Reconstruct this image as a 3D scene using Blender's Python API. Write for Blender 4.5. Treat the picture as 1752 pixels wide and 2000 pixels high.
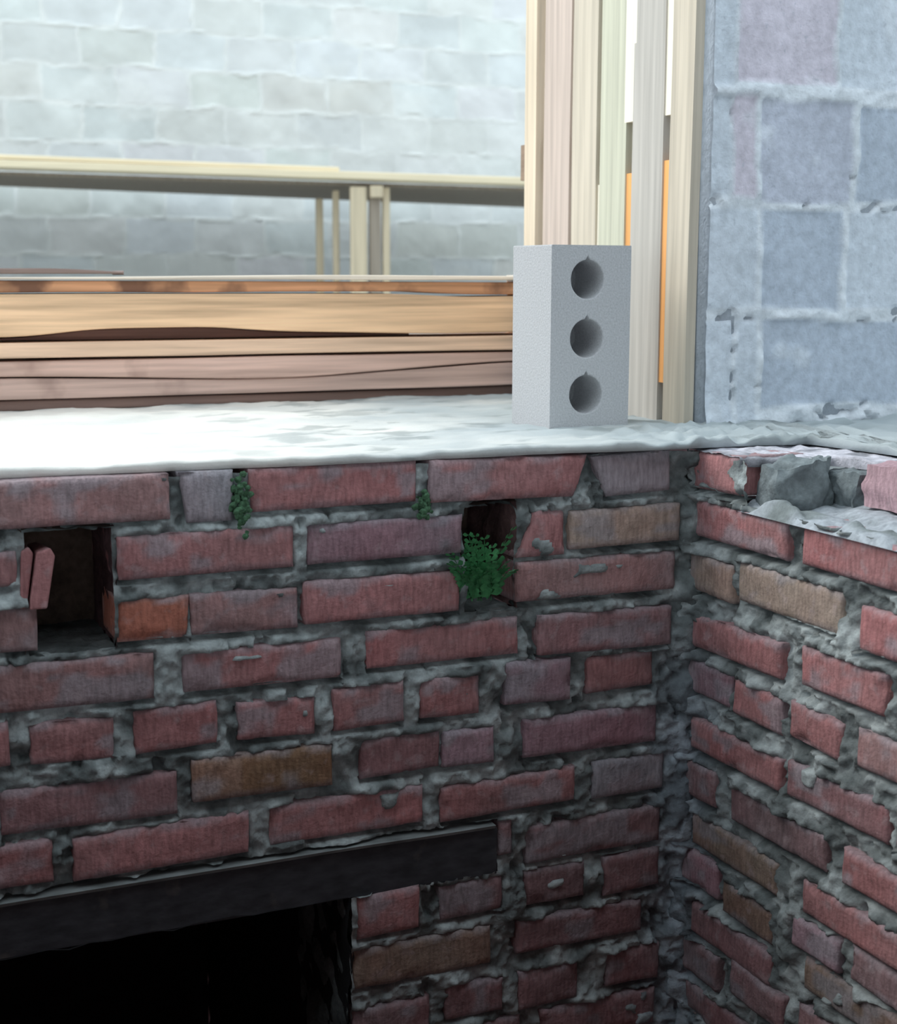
import bpy, math, random
import numpy as np
from mathutils import Vector, Matrix, Euler

random.seed(5)
C = bpy.context.scene.collection
for o in list(bpy.data.objects):
    bpy.data.objects.remove(o)

# ------------------------------------------------------------ camera
CAM_F, CAM_P, CAM_ROT = 2859.477, (-1.30156, -2.02709, 0.27875), (-0.404902, -0.159134, 0.001866)
def make_camera():
    yaw, pitch, roll = CAM_ROT
    f = Vector((-math.sin(yaw)*math.cos(pitch), math.cos(yaw)*math.cos(pitch), math.sin(pitch)))
    r = Vector((math.cos(yaw), math.sin(yaw), 0)); u = r.cross(f)
    r2 = r*math.cos(roll)+u*math.sin(roll); u2 = -r*math.sin(roll)+u*math.cos(roll)
    cd = bpy.data.cameras.new('camera'); co = bpy.data.objects.new('camera', cd); C.objects.link(co)
    M = Matrix((r2, u2, -f)).transposed().to_4x4(); M.translation = CAM_P
    co.matrix_world = M
    cd.sensor_fit = 'VERTICAL'; cd.sensor_height = 24.0; cd.lens = CAM_F/2000*24.0
    cd.clip_start = 0.02; cd.clip_end = 200
    cd.dof.use_dof = True; cd.dof.focus_distance = 2.35; cd.dof.aperture_fstop = 3.6
    bpy.context.scene.camera = co
make_camera()

# ------------------------------------------------------------ sky, sun, exposure
SKY_STRENGTH = 1.62
W = bpy.data.worlds.new('sky'); bpy.context.scene.world = W; W.use_nodes = True
bg = W.node_tree.nodes['Background']
bg.inputs[0].default_value = (0.80, 0.92, 1.0, 1); bg.inputs[1].default_value = SKY_STRENGTH
sd = bpy.data.lights.new('sun', 'SUN'); sd.energy = 1.7; sd.angle = math.radians(35); sd.color = (1.0, 0.97, 0.92)
so = bpy.data.objects.new('sun', sd); C.objects.link(so)
so.rotation_euler = Vector((-0.9, 0.62, 0.95)).to_track_quat('Z', 'Y').to_euler()
vs = bpy.context.scene.view_settings
vs.view_transform = 'Standard'; vs.look = 'None'; vs.gamma = 1.0; vs.use_curve_mapping = False; vs.exposure = 0.0

# ------------------------------------------------------------ helpers
def lin(c):
    return tuple(((v/255)/12.92 if v/255 <= 0.04045 else ((v/255+0.055)/1.055)**2.4) for v in c)

def _h(i, j, k, s):
    n = (i*374761393 + j*668265263 + k*2147483647 + s*974634777) & 0xffffffff
    n = ((n ^ (n >> 13))*1274126177) & 0xffffffff
    n = ((n ^ (n >> 16))*2246822519) & 0xffffffff
    return ((n ^ (n >> 15)) & 0xffff)/65535.0
def vnoise(x, y, z, s=0):
    x, y, z = [np.asarray(a, dtype=float) for a in np.broadcast_arrays(x, y, z)]
    i, j, k = np.floor(x).astype(np.int64), np.floor(y).astype(np.int64), np.floor(z).astype(np.int64)
    fx, fy, fz = x-i, y-j, z-k
    fx, fy, fz = fx*fx*(3-2*fx), fy*fy*(3-2*fy), fz*fz*(3-2*fz)
    def L(a, b, t): return a+(b-a)*t
    r = [L(_h(i, j+a, k+b, s), _h(i+1, j+a, k+b, s), fx) for b in (0, 1) for a in (0, 1)]
    return L(L(r[0], r[1], fy), L(r[2], r[3], fy), fz)*2-1
def fbm(x, y, z, s=0, o=3):
    t = 0; a = 0.5
    for q in range(o):
        t = t+a*vnoise(np.asarray(x)*2**q, np.asarray(y)*2**q, np.asarray(z)*2**q, s+q*7); a *= 0.5
    return t
def sstep(a, b, x):
    t = np.clip((x-a)/(b-a), 0, 1); return t*t*(3-2*t)

class Mesh:
    def __init__(s): s.v = []; s.f = []; s.c = []; s.n = 0; s.m = []
    def add(s, V, F, col, mat=0):
        V = np.asarray(V, float).reshape(-1, 3)
        s.v.append(V); b = s.n
        s.f += [tuple(int(i)+b for i in f) for f in F]; s.m += [mat]*len(F)
        col = np.asarray(col, float)
        s.c.append(np.broadcast_to(col, (len(V), 3)) if col.ndim == 1 else col)
        s.n += len(V)
    def box(s, lo, hi, col, mat=0, inward=False, skip=()):
        x0, y0, z0 = lo; x1, y1, z1 = hi
        V = [(x0,y0,z0),(x1,y0,z0),(x1,y1,z0),(x0,y1,z0),(x0,y0,z1),(x1,y0,z1),(x1,y1,z1),(x0,y1,z1)]
        F = {'b': (0,3,2,1), 't': (4,5,6,7), 'f': (0,1,5,4), 'r': (1,2,6,5), 'k': (2,3,7,6), 'l': (3,0,4,7)}
        F = [f[::-1] if inward else f for k, f in F.items() if k not in skip]
        s.add(V, F, col, mat)
    def build(s, name, mats, parent=None, smooth=True, swap=None, loc=None):
        me = bpy.data.meshes.new(name)
        V = np.concatenate(s.v)
        if swap: V = swap(V)
        if loc is not None: V = V-np.array(loc)
        me.from_pydata(V.tolist(), [], s.f)
        if not isinstance(mats, (list, tuple)): mats = [mats]
        for m in mats: me.materials.append(m)
        me.polygons.foreach_set('material_index', s.m)
        me.polygons.foreach_set('use_smooth', [smooth]*len(s.f))
        at = me.color_attributes.new('tint', 'FLOAT_COLOR', 'POINT')
        cc = np.ones((s.n, 4)); cc[:, :3] = np.concatenate(s.c)
        at.data.foreach_set('color', cc.ravel())
        me.update()
        o = bpy.data.objects.new(name, me); C.objects.link(o)
        if parent is not None: o.parent = parent
        if loc is not None: o.location = loc
        return o

def tag(o, label=None, cat=None, group=None, kind=None):
    if label: o['label'] = label
    if cat: o['category'] = cat
    if group: o['group'] = group
    if kind: o['kind'] = kind
    return o
def empty(name, loc, rz=0):
    o = bpy.data.objects.new(name, None); C.objects.link(o); o.location = loc; o.rotation_euler = (0, 0, rz)
    o.empty_display_size = 0.05
    return o

def material(name, base=None, rough=0.9, scale=(60, 60, 60), amount=0.25, bump=0.3, spots=None, metallic=0, detail=6, bscale=None):
    """attribute 'tint' (or a fixed colour) varied by object-space noise, with a noise bump"""
    m = bpy.data.materials.new(name); m.use_nodes = True; nt = m.node_tree; N = nt.nodes; L = nt.links
    b = N['Principled BSDF']; b.inputs['Roughness'].default_value = rough; b.inputs['Metallic'].default_value = metallic
    b.inputs['Specular IOR Level'].default_value = 0.25
    tc = N.new('ShaderNodeTexCoord'); mp = N.new('ShaderNodeMapping'); mp.inputs['Scale'].default_value = scale
    L.new(tc.outputs['Object'], mp.inputs['Vector'])
    nz = N.new('ShaderNodeTexNoise'); nz.inputs['Scale'].default_value = 1; nz.inputs['Detail'].default_value = detail
    L.new(mp.outputs[0], nz.inputs['Vector'])
    if base is None:
        a = N.new('ShaderNodeAttribute'); a.attribute_name = 'tint'; src = a.outputs['Color']
    else:
        a = N.new('ShaderNodeRGB'); a.outputs[0].default_value = (*base, 1); src = a.outputs[0]
    mr = N.new('ShaderNodeMapRange'); mr.inputs['From Min'].default_value = 0.3; mr.inputs['From Max'].default_value = 0.7
    mr.inputs['To Min'].default_value = 1-amount; mr.inputs['To Max'].default_value = 1+amount
    L.new(nz.outputs['Fac'], mr.inputs['Value'])
    mx = N.new('ShaderNodeMix'); mx.data_type = 'RGBA'; mx.blend_type = 'MULTIPLY'; mx.inputs['Factor'].default_value = 1
    L.new(src, mx.inputs[6]); L.new(mr.outputs[0], mx.inputs[7]); out = mx.outputs[2]
    if spots:
        sc, thr, col, fac = spots
        n2 = N.new('ShaderNodeTexNoise'); n2.inputs['Scale'].default_value = sc; n2.inputs['Detail'].default_value = 4
        L.new(tc.outputs['Object'], n2.inputs['Vector'])
        r2 = N.new('ShaderNodeMapRange'); r2.inputs['From Min'].default_value = thr; r2.inputs['From Max'].default_value = thr+0.12
        r2.inputs['To Max'].default_value = fac
        L.new(n2.outputs['Fac'], r2.inputs['Value'])
        m2 = N.new('ShaderNodeMix'); m2.data_type = 'RGBA'
        L.new(r2.outputs[0], m2.inputs['Factor']); L.new(out, m2.inputs[6]); m2.inputs[7].default_value = (*lin(col), 1)
        out = m2.outputs[2]
    L.new(out, b.inputs['Base Color'])
    if bump:
        bp = N.new('ShaderNodeBump'); bp.inputs['Strength'].default_value = bump; bp.inputs['Distance'].default_value = 0.004
        n3 = N.new('ShaderNodeTexNoise'); n3.inputs['Scale'].default_value = 1; n3.inputs['Detail'].default_value = 5
        m3 = N.new('ShaderNodeMapping'); m3.inputs['Scale'].default_value = bscale or scale
        L.new(tc.outputs['Object'], m3.inputs['Vector']); L.new(m3.outputs[0], n3.inputs['Vector'])
        L.new(n3.outputs['Fac'], bp.inputs['Height']); L.new(bp.outputs[0], b.inputs['Normal'])
    return m

M_BRICK = material('fired_brick', scale=(190, 190, 45), amount=0.24, bump=0.45, spots=(38, 0.56, (168, 152, 154), 0.35), bscale=(180, 180, 180))
M_MORTAR = material('cement_mortar', scale=(90, 90, 90), amount=0.22, bump=0.6, bscale=(140, 140, 140), rough=0.95)
M_SLAB = material('screeded_concrete', scale=(9, 30, 30), amount=0.04, bump=0.25, bscale=(120, 120, 120), spots=(14, 0.66, (160, 166, 168), 0.3))
M_BLOCK = material('aggregate_block', scale=(55, 55, 55), amount=0.13, bump=0.5, bscale=(160, 160, 160), spots=(90, 0.63, (150, 158, 170), 0.4))
M_FAR = material('weathered_block', scale=(6, 6, 6), amount=0.06, bump=0.3, bscale=(60, 60, 60))
M_CINDER = material('pressed_block', base=lin((182, 182, 184)), scale=(300, 300, 300), amount=0.12, bump=0.35, detail=3)
M_STEEL = material('sooty_steel', base=lin((58, 58, 62)), scale=(25, 25, 60), amount=0.35, bump=0.3, rough=0.7, spots=(20, 0.62, (96, 88, 84), 0.5))
M_LINING = material('near_black_lining', base=lin((34, 32, 34)), scale=(30, 30, 30), amount=0.3, bump=0.6)  # near-black base colour for the whole inside of the opening
M_EARTH = material('packed_earth', base=lin((84, 78, 70)), scale=(20, 20, 20), amount=0.3, bump=0.6)
def wood(name, col, axis, amount=0.2, spots=None):
    sc = [70, 70, 70]; sc[axis] = 2.5
    return material(name, base=lin(col), scale=tuple(sc), amount=amount, bump=0.25, rough=0.75, spots=spots)

PITCH = 0.0844
COL = {k: np.array(lin(v)) for k, v in dict(r=(158,111,111), m=(146,113,112), o=(160,102,86), t=(160,142,130), b=(134,112,100),
      d=(134,104,106), p=(148,117,125), g=(142,134,139)).items()}
MORT = np.array(lin((158, 165, 165))); MORT_D = np.array(lin((98, 104, 104))); MORT_B = np.array(lin((150, 162, 176)))

# course, start, end, bottom, top, colour  (metres along the wall, z from the top of the wall)
LEFT_BRICKS = [
  (1,-1.129,-0.859,-0.06,0.006,'m'), (1,-0.846,-0.765,-0.068,0.006,'g'), (1,-0.744,-0.483,-0.058,0.006,'r'), (1,-0.465,-0.2,-0.062,0.004,'r'), 
  (1,-0.182,-0.04,-0.066,0.001,'g'), (2,-1.198,-1.07,-0.141,-0.091,'r'), (2,-0.935,-0.678,-0.143,-0.079,'r'), (2,-0.658,-0.407,-0.142,-0.081,'p'), 
  (2,-0.312,-0.229,-0.157,-0.083,'r'), (2,-0.223,-0.018,-0.149,-0.086,'t'), (3,-1.202,-1.047,-0.231,-0.169,'m'), (3,-0.938,-0.838,-0.233,-0.171,'o'), 
  (3,-0.835,-0.672,-0.234,-0.172,'m'), (3,-0.664,-0.412,-0.232,-0.166,'r'), (3,-0.314,-0.023,-0.229,-0.164,'m'), (4,-1.141,-0.887,-0.318,-0.25,'m'), 
  (4,-0.849,-0.605,-0.317,-0.256,'r'), (4,-0.565,-0.31,-0.311,-0.251,'r'), (4,-0.278,-0.03,-0.32,-0.253,'d'), (5,-1.204,-1.091,-0.395,-0.332,'r'), 
  (5,-1.065,-0.948,-0.398,-0.337,'r'), (5,-0.92,-0.797,-0.399,-0.333,'r'), (5,-0.768,-0.648,-0.399,-0.341,'r'), (5,-0.622,-0.506,-0.399,-0.333,'r'), 
  (5,-0.48,-0.379,-0.399,-0.335,'r'), (5,-0.336,-0.217,-0.394,-0.324,'p'), (5,-0.185,-0.061,-0.391,-0.329,'r'), (6,-1.108,-0.859,-0.494,-0.429,'d'), 
  (6,-0.839,-0.623,-0.483,-0.417,'b'), (6,-0.577,-0.444,-0.482,-0.419,'d'), (6,-0.442,-0.353,-0.482,-0.423,'p'), (6,-0.299,-0.052,-0.487,-0.422,'p'), 
  (7,-1.22,-1.04,-0.568,-0.504,'r'), (7,-1.012,-0.754,-0.573,-0.508,'r'), (7,-0.724,-0.472,-0.568,-0.505,'r'), (7,-0.444,-0.205,-0.57,-0.512,'r'), 
  (7,-0.172,-0.034,-0.573,-0.508,'g'), (8,-0.343,-0.316,-0.644,-0.585,'d'), (8,-0.293,-0.041,-0.665,-0.6,'d'), (9,-0.588,-0.481,-0.74,-0.67,'r'), 
  (9,-0.446,-0.333,-0.737,-0.678,'d'), (9,-0.296,-0.183,-0.739,-0.678,'d'), (9,-0.149,-0.04,-0.744,-0.674,'d'), (10,-0.593,-0.355,-0.825,-0.758,'b'), 
  (10,-0.309,-0.072,-0.819,-0.761,'d'), (11,-0.594,-0.463,-0.923,-0.858,'d'), (11,-0.437,-0.332,-0.909,-0.85,'d'), (11,-0.304,-0.194,-0.917,-0.85,'d'), 
  (11,-0.14,-0.035,-0.911,-0.846,'d'), (12,-0.525,-0.298,-0.989,-0.926,'d'), (12,-0.265,-0.042,-0.993,-0.927,'d'), 
]
RIGHT_BRICKS = [
  (1,0.001,-0.136,-0.06,0.003,'r'), (1,-0.433,-0.534,-0.012,0.039,'g'), (2,-0.011,-0.259,-0.139,-0.079,'r'), (2,-0.295,-0.561,-0.137,-0.074,'r'), 
  (3,0.0,-0.122,-0.231,-0.168,'t'), (3,-0.134,-0.395,-0.223,-0.158,'t'), (3,-0.43,-0.651,-0.232,-0.168,'r'), (4,-0.006,-0.258,-0.323,-0.266,'r'), 
  (4,-0.307,-0.494,-0.313,-0.253,'r'), (4,-0.514,-0.659,-0.318,-0.257,'g'), (5,0.007,-0.128,-0.403,-0.347,'p'), (5,-0.133,-0.264,-0.407,-0.35,'r'), 
  (5,-0.282,-0.403,-0.403,-0.346,'r'), (5,-0.435,-0.562,-0.399,-0.342,'m'), (6,-0.015,-0.268,-0.497,-0.443,'r'), (6,-0.279,-0.512,-0.492,-0.436,'d'), 
  (7,0.025,-0.093,-0.582,-0.521,'d'), (7,-0.134,-0.379,-0.583,-0.527,'d'), (7,-0.421,-0.604,-0.577,-0.523,'r'), (8,-0.024,-0.265,-0.664,-0.609,'b'), 
  (8,-0.335,-0.58,-0.656,-0.604,'r'), (9,0.017,-0.106,-0.736,-0.674,'p'), (9,-0.12,-0.258,-0.747,-0.692,'b'), (9,-0.312,-0.425,-0.718,-0.667,'p'), 
  (9,-0.451,-0.566,-0.712,-0.66,'d'), (10,-0.032,-0.261,-0.817,-0.761,'d'), (10,-0.337,-0.558,-0.778,-0.725,'b'), (11,0.023,-0.117,-0.891,-0.828,'d'), 
  (11,-0.157,-0.299,-0.872,-0.813,'d'), (11,-0.328,-0.446,-0.859,-0.804,'d'), (12,-0.016,-0.263,-0.968,-0.91,'d'), 
]

def fill(tab, s0, s1, courses, ztop, seed, sign=1):
    rnd = random.Random(seed)
    for k in courses:
        zt = ztop-(k-1)*PITCH
        x = s0-rnd.choice((0, 0.13))*0
        long_ = (k % 2 == 0)
        while x < s1-0.06:
            w = 0.25 if long_ else 0.12
            e = min(x+w, s1)
            tab.append((k, x, e, zt-0.063, zt, rnd.choice('rdmrbp')))
            x = e+0.014
# the wall goes on past what is surveyed brick by brick
fill(LEFT_BRICKS, -1.74, -1.235, range(1, 8), 0.0, 1)
fill(LEFT_BRICKS, -0.59, -0.05, (13, 14, 15, 16), 0.0, 2)
R2 = []
last = {k: min([b[2] for b in RIGHT_BRICKS if b[0] == k and b[2] > -0.7] or [0]) for k in range(1, 17)}
for k in range(2, 17):
    fill(R2, -last[k]+0.014 if k < 13 else 0.0, 1.38, (k,), 0.0, 20+k)
RIGHT_BRICKS = [b for b in RIGHT_BRICKS if not (b[0] == 1 and b[1] < -0.2)]
RIGHT = [(k, -a, -b, z0, z1, c) for (k, a, b, z0, z1, c) in RIGHT_BRICKS]+R2   # measured away from the corner

BROKEN = {(1, -0.182): (0.022, 0, 0, -0.005), (1, -0.465): (0, -0.014, 0.006, 0), (2, -0.312): (-0.003, 0, -0.004, 0.026),
          (1, -0.744): (0.004, 0, 0, 0), (1, -0.846): (0.012, -0.004, 0, 0), (3, -0.938): (0, 0.0, 0.004, 0)}
SMEAR = {(3, -0.835): 0.35, (4, -0.849): 0.3, (6, -0.839): 0.0, (7, -0.724): 0.28, (5, -0.768): 0.3, (6, -1.108): 0.15, (7, -0.172): 0.5,
         (5, -0.48): 0.2, (7, -0.444): 0.15, (2, -0.935): 0.15, (1, -0.846): 0.1, (6, -0.442): 0.15, (4, -0.278): 0.1}

def brick(M, b, rnd, depth=0.118, sx=1):
    """one brick in wall coordinates: u along, w up, d out of the face"""
    k, u0, u1, w0, w1, c = b
    bl, br, tr, tl = BROKEN.get((k, u0), (0, 0, 0, 0))
    nu = max(4, int((u1-u0)/0.0075)); nw = 9
    S, T = np.meshgrid(np.linspace(0, 1, nu+1), np.linspace(0, 1, nw+1))
    U0 = u0+bl*(1-T)+tl*T; U1 = u1+br*(1-T)+tr*T
    tilt = rnd.uniform(-0.0025, 0.0025)
    seed = rnd.randint(0, 999)
    out = rnd.uniform(-0.003, 0.005)
    U = U0+(U1-U0)*S; Wd = w0+(w1-w0)*T+tilt*(S-0.5)*2
    edge = np.minimum.reduce([S*(u1-u0), (1-S)*(u1-u0), T*(w1-w0), (1-T)*(w1-w0)])
    rag = fbm(U*30, Wd*30, 0, seed)*0.0035
    U = U+np.where(S < 0.01, 1, np.where(S > 0.99, -1, 0))*(0.0015+np.abs(rag)*0.8)+vnoise(U*25, Wd*25, 3, seed)*0.0008
    Wd = Wd+np.where(T < 0.01, 1, np.where(T > 0.99, -1, 0))*(0.001+np.abs(rag)*0.5)
    D = out+fbm(U*45, Wd*45, 5, seed)*0.003-np.where(edge < 0.002, 0.0035, 0)
    chip = sstep(0.25, 0.55, fbm(U*22, Wd*22, 9, seed+3))*sstep(0.02, 0.0, edge)
    D = D-chip*0.008
    V = np.stack([U, D, Wd], -1).reshape(-1, 3)
    idx = np.arange((nu+1)*(nw+1)).reshape(nw+1, nu+1)
    F = [(idx[j, i], idx[j, i+1], idx[j+1, i+1], idx[j+1, i]) for j in range(nw) for i in range(nu)]
    ring = list(idx[0, :])+list(idx[1:, nu])+list(idx[nw, :nu][::-1])+list(idx[1:nw, 0][::-1])
    V = [V]; n = (nu+1)*(nw+1); prev = ring; uc, wc = (u0+u1)/2, (w0+w1)/2
    base = V[0]
    for dd, gr in ((-0.007, 0.0016), (-depth, 0.0016)):
        P = base[ring].copy(); P[:, 1] = out+dd
        P[:, 0] += np.sign(P[:, 0]-uc)*gr*(np.abs(P[:, 0]-uc) > (u1-u0)/2-0.02); P[:, 2] += np.sign(P[:, 2]-wc)*gr*0.6
        cur = list(range(n, n+len(ring))); n += len(ring); V.append(P)
        m = len(ring)
        F += [(prev[(i+1) % m], prev[i], cur[i], cur[(i+1) % m]) for i in range(m)]
        prev = cur
    F.append(tuple(prev))
    V = np.concatenate(V)
    col = COL[c]*rnd.uniform(0.88, 1.12)
    var = 1+0.16*fbm(V[:, 0]*14, V[:, 2]*20, V[:, 1]*6, seed)
    hue = fbm(V[:, 0]*9+3, V[:, 2]*9, 0, seed+9)[:, None]
    cc = col[None]*var[:, None]*np.array([1, 1, 1])+hue*np.array([0.04, -0.010, -0.010])
    if k >= 5: cc = cc*1.0
    if (k, u0) == (6, -0.839):
        cc = np.where((V[:, 0] > -0.765)[:, None], cc*np.array([0.9, 0.72, 0.55]), cc*np.array([1.15, 1.02, 0.95]))
    cs = sstep(0.10, 0.0, np.minimum(np.abs(V[:, 0]), 9))*(0.35 if k < 5 else 0.6)
    sm = SMEAR.get((k, u0), rnd.choice((-0.10, 0.0, 0.05, 0.12)))
    s_ = sstep(0.2, 0.42, fbm(V[:, 0]*16, V[:, 2]*24, 7, seed+5)+sm)*0.6
    s_ = np.maximum(s_, sstep(0.012, 0.0, V[:, 2]-w0+fbm(V[:, 0]*40, 0, 0, seed)*0.01)*0.35)
    s_ = np.maximum(s_, sstep(0.010, 0.0, w1-V[:, 2]+fbm(V[:, 0]*40, 4, 0, seed)*0.01)*0.5)
    s_ = np.maximum(s_, cs*sstep(-0.3, 0.3, fbm(V[:, 0]*20, V[:, 2]*20, 2, seed+4)))
    mcol = np.array(lin((142, 140, 146)))
    cc = cc*(1-s_[:, None])+mcol*s_[:, None]
    M.add(V, F, np.clip(cc, 0.005, 1), 0)

def mortar(M, bricks, u0, u1, w0, w1, holes, corner, seed, step=0.0042, flip=False):
    nu = int((u1-u0)/step); nw = int((w1-w0)/step)
    us = np.linspace(u0, u1, nu+1); ws = np.linspace(w0, w1, nw+1)
    U, Wd = np.meshgrid(us, ws)
    H = -0.007+fbm(U*30, Wd*30, 0, seed)*0.012+fbm(U*95, Wd*95, 2, seed+4)*0.010
    smear = fbm(U*13, Wd*17, 6, seed+8)
    H = H+sstep(0.05, 0.4, smear)*0.010-sstep(0.05, 0.35, -smear)*0.008
    inside = np.zeros_like(H); below = np.zeros_like(H); onlow = np.zeros_like(H)
    for (k, a, b, z0, z1, c) in bricks:
        if b < u0-0.05 or a > u1+0.05: continue
        o = BROKEN.get((k, a), (0, 0, 0, 0))
        T = np.clip((Wd-z0)/(z1-z0), 0, 1)
        A = a+o[0]*(1-T)+o[3]*T; B = b+o[1]*(1-T)+o[2]*T
        d = np.minimum.reduce([U-A, B-U, Wd-z0, z1-Wd])
        inside = np.maximum(inside, sstep(0.000, 0.005, d))
        below = np.maximum(below, ((U > A) & (U < B) & (Wd < z0+0.001) & (Wd > z0-0.0068))*1.0)
        onlow = np.maximum(onlow, ((U > A) & (U < B) & (Wd > z1-0.002) & (Wd < z1+0.011))*1.0)
    crev = sstep(-0.35, -0.05, fbm(U*7, Wd*7, 1, seed+21))
    H = H-below*crev*0.030+onlow*0.004-sstep(0.28, 0.5, fbm(U*45, Wd*30, 3, seed+51))*0.02
    vert = (1-onlow)*(1-below)
    if corner is not None:
        dc = np.abs(U-corner)
        H = H+sstep(0.05, 0.0, dc)*(0.012+0.012*vnoise(U*20, Wd*22, 3, seed+3))+sstep(0.022, 0.0, dc)*0.010
    over = sstep(0.42, 0.60, fbm(U*15+7, Wd*22, 4, seed+13)+(sstep(0.07, 0.0, np.abs(U-corner))*0.25 if corner is not None else 0))
    Hin = -0.016+sstep(0.2, 0.9, over)*(0.0180+fbm(U*40, Wd*40, 0, seed+15)*0.003)
    H = np.minimum(H, 0.012 if corner is None else 0.02)
    H = H*(1-inside)+Hin*inside
    keep = np.ones_like(H, bool)
    lum = sstep(-0.32, 0.35, fbm(U*26, Wd*26, 8, seed+31))[..., None]
    tone = fbm(U*4, Wd*4, 8, seed+41)[..., None]
    cc = MORT_D*(1-lum)+MORT*lum
    cc = cc*(1+tone*0.2)
    if corner is not None:
        q = (sstep(0.12, 0.0, np.abs(U-corner))*sstep(-0.2, -0.5, Wd)*0.6)[..., None]
        cc = cc*(1-q)+(MORT_B*(0.5+0.5*lum))*q
    V = np.stack([U, H, Wd], -1).reshape(-1, 3)
    idx = np.arange(V.shape[0]).reshape(nw+1, nu+1)
    cu = (us[:-1]+us[1:])/2; cw = (ws[:-1]+ws[1:])/2
    ok = np.ones((nw, nu), bool)
    for (a, b, z0, z1) in holes:
        ok &= ~((cu[None] > a) & (cu[None] < b) & (cw[:, None] > z0) & (cw[:, None] < z1))
    js, is_ = np.nonzero(ok)
    F = np.stack([idx[js, is_], idx[js, is_+1], idx[js+1, is_+1], idx[js+1, is_]], 1)
    M.add(V, F.tolist(), cc.reshape(-1, 3), 1)

def niche(M, a, b, z0, z1, depth, cols, mat, seed, step=0.012, front=0.0):
    """inside faces of a recess, in wall coordinates, rough"""
    def sheet(P0, E1, E2, c):
        n1 = max(2, int(np.linalg.norm(E1)/step)); n2 = max(2, int(np.linalg.norm(E2)/step))
        S, T = np.meshgrid(np.linspace(0, 1, n1+1), np.linspace(0, 1, n2+1))
        P = P0+S[..., None]*E1+T[..., None]*E2
        Nn = np.cross(E1, E2); Nn = Nn/np.linalg.norm(Nn)
        P = P+Nn*(fbm(P[..., 0]*40, P[..., 1]*40, P[..., 2]*40, seed)*0.010)[..., None]
        idx = np.arange(P.shape[0]*P.shape[1]).reshape(n2+1, n1+1)
        F = [(idx[j, i], idx[j, i+1], idx[j+1, i+1], idx[j+1, i]) for j in range(n2) for i in range(n1)]
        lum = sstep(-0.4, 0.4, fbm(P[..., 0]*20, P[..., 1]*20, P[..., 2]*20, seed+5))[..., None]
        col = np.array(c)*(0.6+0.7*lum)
        M.add(P.reshape(-1, 3), F, col.reshape(-1, 3), mat)
    A = np.array
    w = b-a; h = z1-z0; d = -depth
    sheet(A([a, front, z0]), A([w, 0, 0]), A([0, d, 0]), cols[0])          # bottom
    sheet(A([a, front, z1]), A([0, d, 0]), A([w, 0, 0]), cols[1])          # top
    sheet(A([a, front, z0]), A([0, d, 0]), A([0, 0, h]), cols[2])          # side at a
    sheet(A([b, front, z0]), A([0, 0, h]), A([0, d, 0]), cols[3])          # side at b
    sheet(A([a, d, z0]), A([w, 0, 0]), A([0, 0, h]), cols[4])              # back

# ------------------------------------------------------------ brick wall facing the camera
OPEN_R, OPEN_T = -0.597, -0.672            # the opening under the lintel
HOLES = [(-1.062, -0.936, -0.242, -0.064), (-0.408, -0.312, -0.238, -0.066)]
rnd = random.Random(11)
ML = Mesh()
for b in LEFT_BRICKS: brick(ML, b, rnd)
mortar(ML, LEFT_BRICKS, -1.74, 0.03, -1.40, 0.0, [(-1.80, OPEN_R, -1.5, OPEN_T+0.004), (-1.80, -0.345, -0.668, -0.580)]+
       [(h[0]+0.004, h[1]-0.004, h[2]+0.004, h[3]-0.004) for h in HOLES], 0.0, 3)
BR = COL['b']*0.5; GR = MORT*0.55  # hole linings: brick and mortar colours darkened to deepen the recess shade
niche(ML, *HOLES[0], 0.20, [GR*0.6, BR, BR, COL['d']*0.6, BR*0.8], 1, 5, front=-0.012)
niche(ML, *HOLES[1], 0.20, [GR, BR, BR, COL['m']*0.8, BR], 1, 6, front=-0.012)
# wall body behind the face courses, and unseen boxes added to block light leaks
ML.box((-1.78, -0.98, -1.5), (OPEN_R+0.03, -0.955, -0.55), COL['d'], 1)
ML.box((-1.80, -0.98, -1.5), (-1.775, 0.0, -0.60), COL['d'], 1)
ML.box((OPEN_R+0.03, -0.98, -1.5), (0.25, -0.215, -0.60), COL['d'], 1)
ML.box((-1.80, -0.98, -0.64), (OPEN_R+0.04, -0.13, -0.58), COL['d'], 1)
ML.box((-1.74, -0.25, -0.575), (0.25, -0.215, -0.001), COL['d'], 1)
TOLEFT = lambda V: np.stack([V[:, 0], -V[:, 1], V[:, 2]], 1)
wall_left = ML.build('wall_left', [M_BRICK, M_MORTAR], swap=TOLEFT); tag(wall_left, kind='structure')
# the normals above point into the wall after mirroring; turn them

# lining of the dark opening below the lintel
MO = Mesh()
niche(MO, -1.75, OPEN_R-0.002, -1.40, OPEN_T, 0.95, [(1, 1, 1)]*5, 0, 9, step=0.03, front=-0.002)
o = MO.build('trim_1', [M_LINING], swap=TOLEFT); tag(o, kind='structure')
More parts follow.
